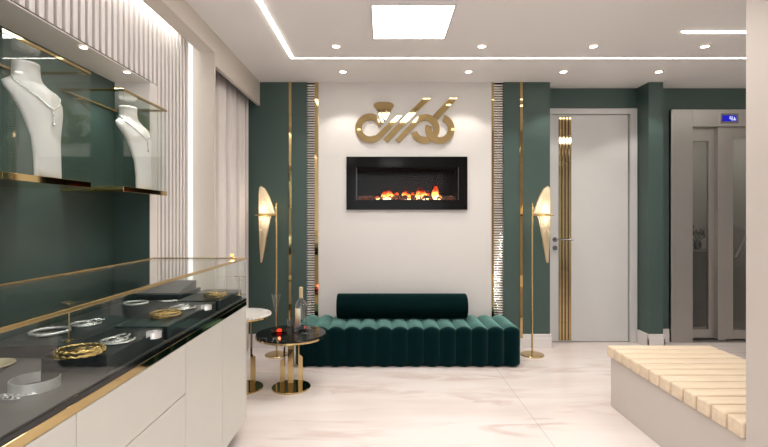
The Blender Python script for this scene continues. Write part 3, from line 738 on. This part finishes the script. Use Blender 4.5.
# ------------------------------------------------------------------ bird floor lamps
def bird_lamp(x, y, s, label):
    sc_ = 4.53/F
    t = thing('floor_lamp', (x, y, 0), label, 'floor lamp', 'gold bird floor lamps beside the sofa')
    bm = bmesh.new(); lathe(bm, [(0, 0), (0.113, 0), (0.113, 0.008), (0.110, 0.012), (0.012, 0.013), (0.010, 0.02), (0, 0.02)], n=48, cap=False); local('base', bm, 'gold_soft', t, True)
    zp = H-(215-218)*sc_
    bm = bmesh.new(); lathe(bm, [(0.0085, 0.013), (0.0085, zp+0.118), (0, zp+0.122)], n=14); local('pole', bm, 'gold_soft', t, True)
    bm = bmesh.new(); tube(bm, [(-0.008*s, 0, zp), (0.215*s, 0, zp)], 0.0075, 10); local('perch', bm, 'gold_soft', t, True)
    body = [(15.2, 29), (17.0, 27.5), (17.6, 22), (17.6, 12), (17, 1.2), (9, 1.2), (1.5, 1.2), (3.6, 9), (7.4, 19), (11.6, 26.5)]
    tail = [(6, -1), (11, -1), (17.2, -1), (17.3, -12), (16.8, -30), (15.8, -48), (14.3, -47), (10.5, -25)]
    for nm, pts, ridge in (('shade', body, (13.2, 14)), ('tail', tail, (12.6, -14))):
        bm = bmesh.new()
        fine = []
        for q0, q1 in zip(pts, pts[1:]+pts[:1]):
            m_ = max(2, int(round(math.hypot(q1[0]-q0[0], q1[1]-q0[1])/1.6)))
            fine += [(q0[0]+(q1[0]-q0[0])*k/m_, q0[1]+(q1[1]-q0[1])*k/m_) for k in range(m_)]
        for sy in (-1, 1):
            c_ = bm.verts.new((ridge[0]*sc_*s, sy*0.055, zp+ridge[1]*sc_))
            vs = []; mid = []
            for k, (a, b_) in enumerate(fine):
                off = (0.012 if not (abs(b_) <= 1.3) else 0.045)*0.8
                vs.append(bm.verts.new((a*sc_*s, sy*off, zp+b_*sc_)))
                ma, mb = ridge[0]*0.4+a*0.6, ridge[1]*0.4+b_*0.6
                mid.append(bm.verts.new((ma*sc_*s, sy*(0.040+(0.009 if k % 2 else -0.005)), zp+mb*sc_)))
            m_ = len(vs)
            for i in range(m_):
                j_ = (i+1) % m_
                bm.faces.new((c_, mid[i], mid[j_])); bm.faces.new((mid[i], vs[i], vs[j_], mid[j_]))
        sh_ = local(nm, bm, 'paper', t)
        # fine gold edge wire
        bm = bmesh.new()
        for sy in (-1, 1):
            tube(bm, [(a*sc_*s, sy*(0.012 if not abs(b_) <= 1.3 else 0.045)*0.8, zp+b_*sc_) for a, b_ in pts], 0.0022, 6, closed=True)
        w_ = local('edge_wire', bm, 'gold_soft', sh_, True)
    for zo in (0.035, -0.035):
        bm = bmesh.new(); ball(bm, (12.5*sc_*s, 0, zp+zo), 0.013, 2); local('bulb', bm, M['bulb'], t, True)
    for zz, e_ in ((0.07, 0.26), (-0.05, 0.14)):
        l = bpy.data.lights.new('bulb_light', 'POINT'); l.energy = e_; l.color = (1, 0.88, 0.70); l.shadow_soft_size = 0.02
        o = bpy.data.objects.new('bulb_light', l); C.objects.link(o); o.parent = t; o.location = (12.5*sc_*s, 0, zp+zz)
bird_lamp(-1.058, 4.53, -1, 'gold floor lamp with glowing folded bird shade, left of the sofa by the curtain')
bird_lamp(1.460, 4.53, 1, 'gold floor lamp with glowing folded bird shade, right of the sofa by the door')

# ------------------------------------------------------------------ slatted bench
be = thing('bench', (1.99, 2.70, 0), 'beige bench with pale wooden slat top beside the right partition', 'bench')
bm = bmesh.new(); box(bm, 1.632, 2.345, 2.067, 3.31, 0, 0.352, 0.003); link('base', bm, 'partition', be)
edges = [3.335-0.1058*k for k in range(13)]
for k in range(12):
    bm = bmesh.new(); box(bm, 1.612, 2.36, edges[k+1]+0.008, edges[k]-0.005, 0.353, 0.43, 0.011)
    link('slat', bm, 'wood', be, True, sharp=40)

# ------------------------------------------------------------------ display counter
CX0, CX1, CY0, CY1 = -1.435, -0.858, 0.55, 2.87
ct = thing('display_counter', ((CX0+CX1)/2, (CY0+CY1)/2, 0), 'long cream jewellery counter with black top, gold band and glass case', 'display counter')
bm = bmesh.new(); box(bm, CX0+0.002, CX1-0.022, CY0, CY1-0.02, 0.09, 0.806)
link('carcass', bm, 'seam', ct)
bm = bmesh.new(); box(bm, CX0+0.002, CX1-0.07, CY0+0.02, CY1-0.05, 0, 0.09); link('toe_kick', bm, 'seam', ct)
bm = bmesh.new(); box(bm, CX0, CX1, CY1-0.019, CY1, 0.10, 0.806, 0.001); link('end_panel', bm, 'cabinet', ct)
sg = 0.0022
fy = [(CY1-0.021, 2.444), (2.444, 1.993)]
for a, b_ in fy:
    bm = bmesh.new(); box(bm, CX1-0.02, CX1, b_+sg, a-sg, 0.10, 0.804, 0.0012); link('door', bm, 'cabinet', ct)
for (z0, z1) in ((0.59, 0.804), (0.363, 0.59), (0.10, 0.363)):
    bm = bmesh.new(); box(bm, CX1-0.02, CX1, 1.284+sg, 1.993-sg, z0+sg, z1-(sg if z1 < 0.8 else 0), 0.0012); link('drawer', bm, 'cabinet', ct)
bm = bmesh.new(); box(bm, CX1-0.02, CX1, CY0, 1.284-sg, 0.10, 0.804, 0.0012); link('door', bm, 'cabinet', ct)
bm = bmesh.new(); box(bm, CX0, CX1+0.001, CY0, CY1, 0.807, 0.836, 0.001); link('gold_band', bm, 'gold', ct)
bm = bmesh.new(); box(bm, CX0, CX1, CY0, CY1, 0.8365, 0.852); link('black_top', bm, pbr('black_lacquer', (0.005, 0.005, 0.005), 0.08), ct)
bm = bmesh.new(); box(bm, CX0+0.015, CX1-0.012, CY0+0.015, CY1-0.015, 0.8525, 0.856); link('case_floor', bm, 'case_floor', ct)
ZT = 1.104
t_ = 0.006
bm = bmesh.new(); box(bm, CX1-t_-0.001, CX1-0.001, CY0, CY1-t_-0.002, 0.8525, ZT-0.012); link('front_glass', bm, 'glass', ct)
bm = bmesh.new(); box(bm, CX0+0.001, CX0+t_+0.001, CY0, CY1-t_-0.002, 0.8525, ZT-0.012); link('back_glass', bm, 'glass', ct)
bm = bmesh.new(); box(bm, CX0+0.001, CX1-0.001, CY1-t_-0.001, CY1-0.001, 0.8525, ZT-0.012); link('end_glass', bm, 'glass', ct)
bm = bmesh.new(); box(bm, CX0+0.015, CX1-0.015, CY0+0.01, CY1-0.015, ZT-0.009, ZT-0.003); link('top_glass', bm, 'glass_top', ct)
bm = bmesh.new()
box(bm, CX1-0.014, CX1+0.001, CY0, CY1, ZT-0.012, ZT, 0.0015); box(bm, CX0-0.001, CX0+0.014, CY0, CY1, ZT-0.012, ZT, 0.0015)
box(bm, CX0, CX1, CY1-0.014, CY1, ZT-0.012, ZT, 0.0015)
link('gold_rail', bm, 'gold_soft', ct)
bm = bmesh.new(); box(bm, CX1-0.007, CX1, CY1-0.007, CY1, 0.8525, ZT-0.013); link('corner_post', bm, 'silver_smooth', ct)
# invented amber glow standing in for spotlight glare reflected on the rail
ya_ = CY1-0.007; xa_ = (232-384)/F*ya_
al = thing('rail_glint', (-0.945, CY1-0.007, ZT), 'tiny amber glow added as a glare glint on the far gold rail of the glass counter', 'glint')
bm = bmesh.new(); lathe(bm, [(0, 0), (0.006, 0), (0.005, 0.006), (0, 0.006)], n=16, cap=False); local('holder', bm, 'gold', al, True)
bm = bmesh.new(); ball(bm, (0, 0, 0.014), 0.0095, 2); local('bulb', bm, 'amber', al, True)  # holder and ball only give the added glint a body
l = bpy.data.lights.new('glint_light', 'POINT'); l.energy = 0.35; l.color = (1, 0.55, 0.15); l.shadow_soft_size = 0.008
lo = bpy.data.objects.new('glint_light', l); C.objects.link(lo); lo.parent = al; lo.location = (0, 0, 0.03)

# trays
TR = 0.912
CF = 0.8565
def tray(x0, x1, y0, y1, z1, label):
    bm = bmesh.new(); box(bm, x0, x1, y0, y1, CF, z1, 0.004)
    tag(link('jewellery_tray', bm, 'tray', origin=((x0+x1)/2, (y0+y1)/2, CF)), label, 'display tray', 'charcoal jewellery trays in the counter')
tray(-1.09, -0.876, 1.46, 1.83, TR, 'charcoal tray holding the nearest gold bangles and a silver brooch')
tray(-1.09, -0.876, 1.86, 2.40, TR, 'middle charcoal tray holding gold bangles, silver brooch and a narrow cuff')
tray(-1.10, -0.876, 2.44, 2.83, TR, 'farthest front charcoal tray with one set of gold bangles by the case corner')
tray(-1.41, -1.12, 1.62, 2.52, TR-0.012, 'charcoal tray along the back glass with a bangle and a leaf brooch')
tray(-1.38, -1.13, 2.55, 2.84, TR+0.012, 'dark block in the back far corner under a sloping pad')
# sloping pad
sp = bmesh.new(); prism(sp, [(2.57, 0), (2.82, 0), (2.82, 0.045), (2.80, 0.047), (2.57, 0.006)], -1.36, -1.15, 'X')
for v in sp.verts: v.co.z += TR+0.012
tag(link('sloping_pad', sp, pbr('grey_pad', (0.09, 0.085, 0.085), 0.5, var=0.1), origin=(-1.25, 2.7, TR+0.012)), 'dark grey sloping display pad on the far back block', 'display stand')

def P(px, py, z):
    y = F*(H-z)/(py-218); return (px-384)*y/F, y
# jewellery makers (local coordinates, base at z=0)
def gold_bangles():
    bm = bmesh.new()
    for k, (r, tilt, h) in enumerate(((0.060, 0.10, 0.008), (0.064, -0.08, 0.013), (0.058, 0.02, 0.019))):
        pts = []
        for i in range(72):
            a = 2*PI*i/72; pts.append((r*math.cos(a), r*0.92*math.sin(a), h+r*tilt*math.cos(a+k)+0.0015*math.sin(a*18)))
        tube(bm, pts, [0.0034+0.0012*math.sin(i*1.7) for i in range(72)], 8, closed=True)
    for (s1, ph) in ((0.045, 0.2), (0.040, 1.3)):
        pts = [(0.05*math.cos(a)*1.05, 0.018*math.sin(a*2+ph), 0.013+0.004*math.sin(a*3)) for a in [2*PI*i/40 for i in range(40)]]
        tube(bm, pts, 0.0026, 7, closed=True)
    for i in range(9): ball(bm, (0.010*math.cos(i*0.7), 0.010*math.sin(i*0.7), 0.016), 0.004, 1)
    lo_ = min(v.co.z for v in bm.verts)
    for v in bm.verts: v.co.z -= lo_
    return bm
def rope(bm, pts, r):
    tube(bm, pts, [r*(1+0.22*math.sin(i*2.2)) for i in range(len(pts))], 8)
    for i in range(0, len(pts), 2):
        ball(bm, (pts[i][0], pts[i][1], pts[i][2]+r*0.75), r*0.55, 1)
def silver_swirl():
    bm = bmesh.new()
    def spir(cx, cy, r0, r1, a0, a1, n=46): return [(cx+(r0+(r1-r0)*i/n)*math.cos(a0+(a1-a0)*i/n), cy+(r0+(r1-r0)*i/n)*math.sin(a0+(a1-a0)*i/n), 0.006) for i in range(n+1)]
    rope(bm, spir(0, 0, 0.058, 0.05, -1.2, -1.2-4.6), 0.0052)
    rope(bm, spir(0.010, 0.004, 0.040, 0.034, 0.2, 0.2+5.6), 0.0045)
    rope(bm, spir(0.014, -0.002, 0.022, 0.008, 2.4, 2.4+6.0, 34), 0.0038)
    rope(bm, [(0.045+0.045*i/14, 0.012+0.016*math.sin(i/4), 0.006) for i in range(15)], 0.004)
    rope(bm, [(0.045+0.045*i/14, -0.008-0.006*math.sin(i/5), 0.006) for i in range(15)], 0.0035)
    lo_ = min(v.co.z for v in bm.verts)
    for v in bm.verts: v.co.z -= lo_
    return bm
def cuff(r, w, gap=70):
    bm = bmesh.new(); n = 40; a0 = math.radians(gap/2); a1 = 2*PI-a0; prev = None; t = 0.0025
    for i in range(n+1):
        a = a0+(a1-a0)*i/n; c, s_ = math.cos(a), math.sin(a)
        q_ = [bm.verts.new((r*c, r*s_, 0)), bm.verts.new((r*c, r*s_, w)), bm.verts.new(((r-t)*c, (r-t)*s_, w)), bm.verts.new(((r-t)*c, (r-t)*s_, 0))]
        if prev:
            for k in range(4): bm.faces.new((prev[k], prev[(k+1) % 4], q_[(k+1) % 4], q_[k]))
        else: bm.faces.new(q_)
        prev = q_
    bm.faces.new(list(reversed(prev)))
    return bm
def leaf_brooch():
    bm = bmesh.new()
    for s_, l_ in ((0.016, 0.09), (-0.006, 0.10), (-0.028, 0.075)):
        pts = []
        for i in range(28):
            a = 2*PI*i/28; pts.append((l_/2*(1+math.cos(a)), s_*(1+math.cos(a))*0.5+0.008*math.sin(a), 0.004))
        tube(bm, pts, 0.0024, 6, closed=True)
        for i in range(7): ball(bm, (l_*(i+0.5)/7, s_*(i+0.5)/7, 0.005), 0.0035, 1)
    lo_ = min(v.co.z for v in bm.verts)
    for v in bm.verts: v.co.z -= lo_
    return bm
gproto = None
def place(name, bmf, mat, px, py, z, label, cat, group=None, rz=0.0, smooth=True, scale=1.0, data=None):
    x, y = P(px, py, z)
    if data is None:
        o = link(name, bmf, mat, smooth=smooth, sharp=50)
    else:
        o = data.copy(); C.objects.link(o)
    o.location = (x, y, z); o.rotation_euler = (0, 0, rz); o.scale = (scale,)*3
    tag(o, label, cat, group); return o
G = 'gold bangle sets in the counter'
g1 = place('bangle_set', gold_bangles(), 'gold_jewel', 80, 356, TR, 'gold bangle set on the nearest tray of the glass counter', 'bracelet', G, 0.3, scale=1.08)
g2 = place('bangle_set', None, None, 166, 317, TR, 'gold bangle set on the middle tray of the counter', 'bracelet', G, 1.1, data=g1)
g3 = place('bangle_set', None, None, 215, 297, TR, 'gold bangle set on the far tray near the case corner', 'bracelet', G, 2.0, data=g1)
G = 'silver swirl brooches'
s1 = place('brooch', silver_swirl(), 'silver', 117, 342, TR, 'silver spiral brooch on the nearest tray behind the gold bangles', 'brooch', G, 1.7, scale=0.95)
s2 = place('brooch', None, None, 182, 309, TR, 'silver spiral brooch on the middle tray', 'brooch', G, 1.8, data=s1)
s3 = place('brooch', None, None, 86, 325, TR-0.012, 'silver spiral brooch at the near end of the back tray', 'brooch', G, 1.4, data=s1)
place('cuff', cuff(0.026, 0.022), 'silver_smooth', 154, 337.5, TR, 'narrow silver cuff at the end of the nearest tray', 'bracelet', rz=-2.2)
place('cuff', cuff(0.024, 0.020), 'silver_smooth', 206.5, 309.5, TR, 'narrow silver cuff at the end of the middle tray', 'bracelet', rz=-2.2)
place('cuff', cuff(0.062, 0.03, 80), 'silver_smooth', 35, 388, CF, 'large open silver cuff lying on the case floor nearest the viewer', 'bracelet', rz=1.3)
lb1 = place('leaf_brooch', leaf_brooch(), 'silver', -14, 399, CF, 'silver leaf brooch at the lower left edge of the photo', 'brooch', rz=0.3, scale=1.2)
place('leaf_brooch', None, None, 158, 302, TR-0.012, 'silver leaf brooch on the back tray beside the silver bangle', 'brooch', rz=0.35, data=lb1)
bm = bmesh.new(); tube(bm, [(0.055*math.cos(2*PI*i/60), 0.055*math.sin(2*PI*i/60), 0.006) for i in range(60)], [0.0055+0.001*math.sin(i*2) for i in range(60)], 8, closed=True)
sb1 = place('bangle', bm, 'silver_smooth', 136, 304, TR-0.011, 'silver bangle on the back tray', 'bracelet')
place('bangle', None, None, 50, 333, TR-0.011, 'silver bangle at the nearest corner of the back tray', 'bracelet', data=sb1, scale=1.15)
x, y = P(-10, 368, CF)
bm = bmesh.new(); lathe(bm, [(0, 0.0), (0.03, 0.0), (0.068, 0.012), (0.066, 0.0135), (0.03, 0.004), (0, 0.003)], n=40, cap=False)
o = link('gold_dish', bm, pbr('cream_gold_dish', (0.72, 0.60, 0.40), 0.3, 0.5, var=0.02), smooth=True); o.location = (x, y, CF); tag(o, 'round pale gold dish at the left edge of the counter', 'dish')
# small earring stands
def stand(px, py, h, z, label, ring):
    x, y = P(px, py, z)
    t = thing('earring_stand', (x, y, z), label, 'jewellery stand', 'gold earring stands in the counter')
    bm = bmesh.new(); lathe(bm, [(0, 0), (0.018, 0), (0.018, 0.003), (0.003, 0.005), (0.0022, 0.01), (0.0022, h), (0, h)], n=20, cap=False); local('post', bm, 'gold_soft', t, True)
    bm = bmesh.new()
    if ring: tube(bm, [(0.024*math.cos(2*PI*i/28), 0.024*math.sin(2*PI*i/28), h) for i in range(28)], 0.002, 6, closed=True); tube(bm, [(-0.024, 0, h), (0.024, 0, h)], 0.0015, 6)
    else: tube(bm, [(-0.03, 0, h), (0.03, 0, h)], 0.002, 6); tube(bm, [(-0.018, 0, h-0.02), (0.018, 0, h-0.02)], 0.0015, 6)
    local('top_bar', bm, 'gold_soft', t, True)
stand(69, 341, 0.14, TR-0.012, 'thin gold earring stand with a ring top by the near back glass', True)
stand(162, 296, 0.11, TR+0.013, 'thin gold earring stand with bars beside the sloping pad', False) if False else None
stand(203, 322, 0.145, CF, 'thin gold T-bar earring stand between the middle and far trays', False) if False else None
stand(239.5, 295, 0.105, TR, 'gold cross-bar earring stand at the far corner of the case', False)

# ------------------------------------------------------------------ wall display cases with busts
AX, BX, AZ0, AZ1 = -1.35, -1.679, 1.488, 2.022
def wall_case(y0, y1, label):
    t = thing('wall_display_case', ((AX+BX)/2, y0, AZ0), label, 'display case', 'wall mounted glass display cases')
    bm = bmesh.new(); box(bm, BX, AX, y0, y1, AZ0, AZ0+0.027, 0.001); link('gold_shelf', bm, 'gold', t)
    zt2 = AZ1-0.012; zb = AZ0+0.0275
    bm = bmesh.new()
    w = 0.012
    box(bm, AX-w, AX, y0, y1, zt2, AZ1, 0.001); box(bm, BX, BX+w, y0, y1, zt2, AZ1, 0.001)
    box(bm, BX+w, AX-w, y0, y0+w, zt2, AZ1, 0.001); box(bm, BX+w, AX-w, y1-w, y1, zt2, AZ1, 0.001)
    link('gold_top_frame', bm, 'gold', t)
    bm = bmesh.new(); box(bm, AX-0.007, AX-0.001, y0+0.007, y1-0.007, zb, zt2); link('front_glass', bm, 'glass', t)
    bm = bmesh.new(); box(bm, BX+0.001, AX-0.001, y0+0.001, y0+0.006, zb, zt2); link('near_glass', bm, 'glass', t)
    bm = bmesh.new(); box(bm, BX+0.001, AX-0.001, y1-0.006, y1-0.001, zb, zt2); link('far_glass', bm, 'glass', t)
    bm = bmesh.new(); box(bm, BX+0.013, AX-0.013, y0+0.013, y1-0.013, AZ1-0.008, AZ1-0.003); link('top_glass', bm, 'glass', t)
wall_case(1.627, 2.12, 'nearer wall mounted glass case with gold shelf and edges')
wall_case(2.385, 2.862, 'farther wall mounted glass case with gold shelf and edges')
ZS = AZ0+0.0275
# bust: levels (z, cx, rx, ry) relative to the base, x forward into the room
LV = [(0.000, 0.062, 0.028, 0.066), (0.006, 0.064, 0.030, 0.068), (0.08, 0.062, 0.030, 0.068), (0.16, 0.056, 0.031, 0.074), (0.22, 0.047, 0.036, 0.092), (0.27, 0.038, 0.043, 0.110), (0.315, 0.022, 0.050, 0.128),
      (0.350, 0.002, 0.052, 0.138), (0.373, -0.012, 0.050, 0.130), (0.392, -0.021, 0.047, 0.092), (0.405, -0.024, 0.046, 0.066), (0.42, -0.026, 0.046, 0.055), (0.45, -0.028, 0.046, 0.051), (0.47, -0.028, 0.047, 0.052), (0.476, -0.028, 0.043, 0.048)]
def sect(z):
    for a, b_ in zip(LV, LV[1:]):
        if a[0] <= z <= b_[0]:
            t = (z-a[0])/(b_[0]-a[0]); return [a[i]+(b_[i]-a[i])*t for i in range(4)]
    return list(LV[-1])
def bust(y, label, nlabel):
    bm = bmesh.new(); n = 40; rings = []
    zs = []
    for a, b_ in zip(LV, LV[1:]): zs += [a[0]+(b_[0]-a[0])*k/3 for k in range(3)]
    zs.append(LV[-1][0])
    for z in zs:
        _, cx, rx, ry = sect(z); rings.append([bm.verts.new((cx+rx*math.cos(2*PI*i/n), ry*math.sin(2*PI*i/n), z)) for i in range(n)])
    for a, b_ in zip(rings, rings[1:]):
        for i in range(n): bm.faces.new((a[i], a[(i+1) % n], b_[(i+1) % n], b_[i]))
    bm.faces.new(list(reversed(rings[0]))); bm.faces.new(rings[-1])
    o = link('necklace_bust', bm, 'bust', smooth=True, sharp=60)
    o.location = (-1.455, y, ZS); tag(o, label, 'necklace bust', 'white necklace busts in the wall cases')
    # necklace: closed loop following the surface
    bm = bmesh.new(); pts = []
    for i in range(120):
        a = 2*PI*i/120
        d_ = (1+math.cos(a))/2
        z = 0.412 - 0.125*d_**2.2
        _, cx, rx, ry = sect(z)
        # narrow the sweep across the chest
        q_ = a if a <= PI else a-2*PI
        qq = math.copysign(abs(q_/PI)**0.8*PI, q_)*1.0
        qq = q_*(0.55+0.45*abs(q_)/PI)
        pts.append((cx+(rx+0.004)*math.cos(qq), (ry+0.004)*math.sin(qq), z))
    tube(bm, pts, 0.003, 6, closed=True)
    for p in pts[::1]: ball(bm, p, 0.0046, 1)
    zf = 0.287
    for k in range(7):
        _, cx, rx, ry = sect(zf-k*0.011); ball(bm, (cx+rx+0.005, 0, zf-k*0.011), (0.006, 0.0045, 0.007, 0.005, 0.004, 0.006, 0.008)[k], 1, (0.6, 1, 1))
    _, cx, rx, ry = sect(0.20)
    nk = link('necklace', bm, 'silver', smooth=True); nk.location = (-1.455, y, ZS)
    tag(nk, nlabel, 'necklace', 'silver pendant necklaces on the busts')
bust(1.905, 'white necklace bust inside the nearer wall case', 'silver chain necklace with drop pendant on the nearer bust')
bust(2.665, 'white necklace bust inside the farther wall case', 'silver chain necklace with drop pendant on the farther bust')

# ------------------------------------------------------------------ camera, world, render look
cam = bpy.data.cameras.new('camera'); cam.sensor_width = 36; cam.lens = 36*F/768; cam.clip_start = 0.02
cam.shift_y = -5.5/768
co = bpy.data.objects.new('camera', cam); C.objects.link(co); co.location = (0, 0, H); co.rotation_euler = (PI/2, 0, 0)
S.camera = co
w = bpy.data.worlds.new('world'); S.world = w; w.use_nodes = True
w.node_tree.nodes['Background'].inputs[0].default_value = (0.95, 0.97, 1, 1); w.node_tree.nodes['Background'].inputs[1].default_value = 2.0
S.view_settings.view_transform = 'Standard'; S.view_settings.look = 'None'; S.view_settings.gamma = 1; S.view_settings.use_curve_mapping = False
S.view_settings.exposure = 0.55
S.cycles.transparent_max_bounces = 32
S.cycles.max_bounces = 10
S.cycles.sample_clamp_indirect = 6
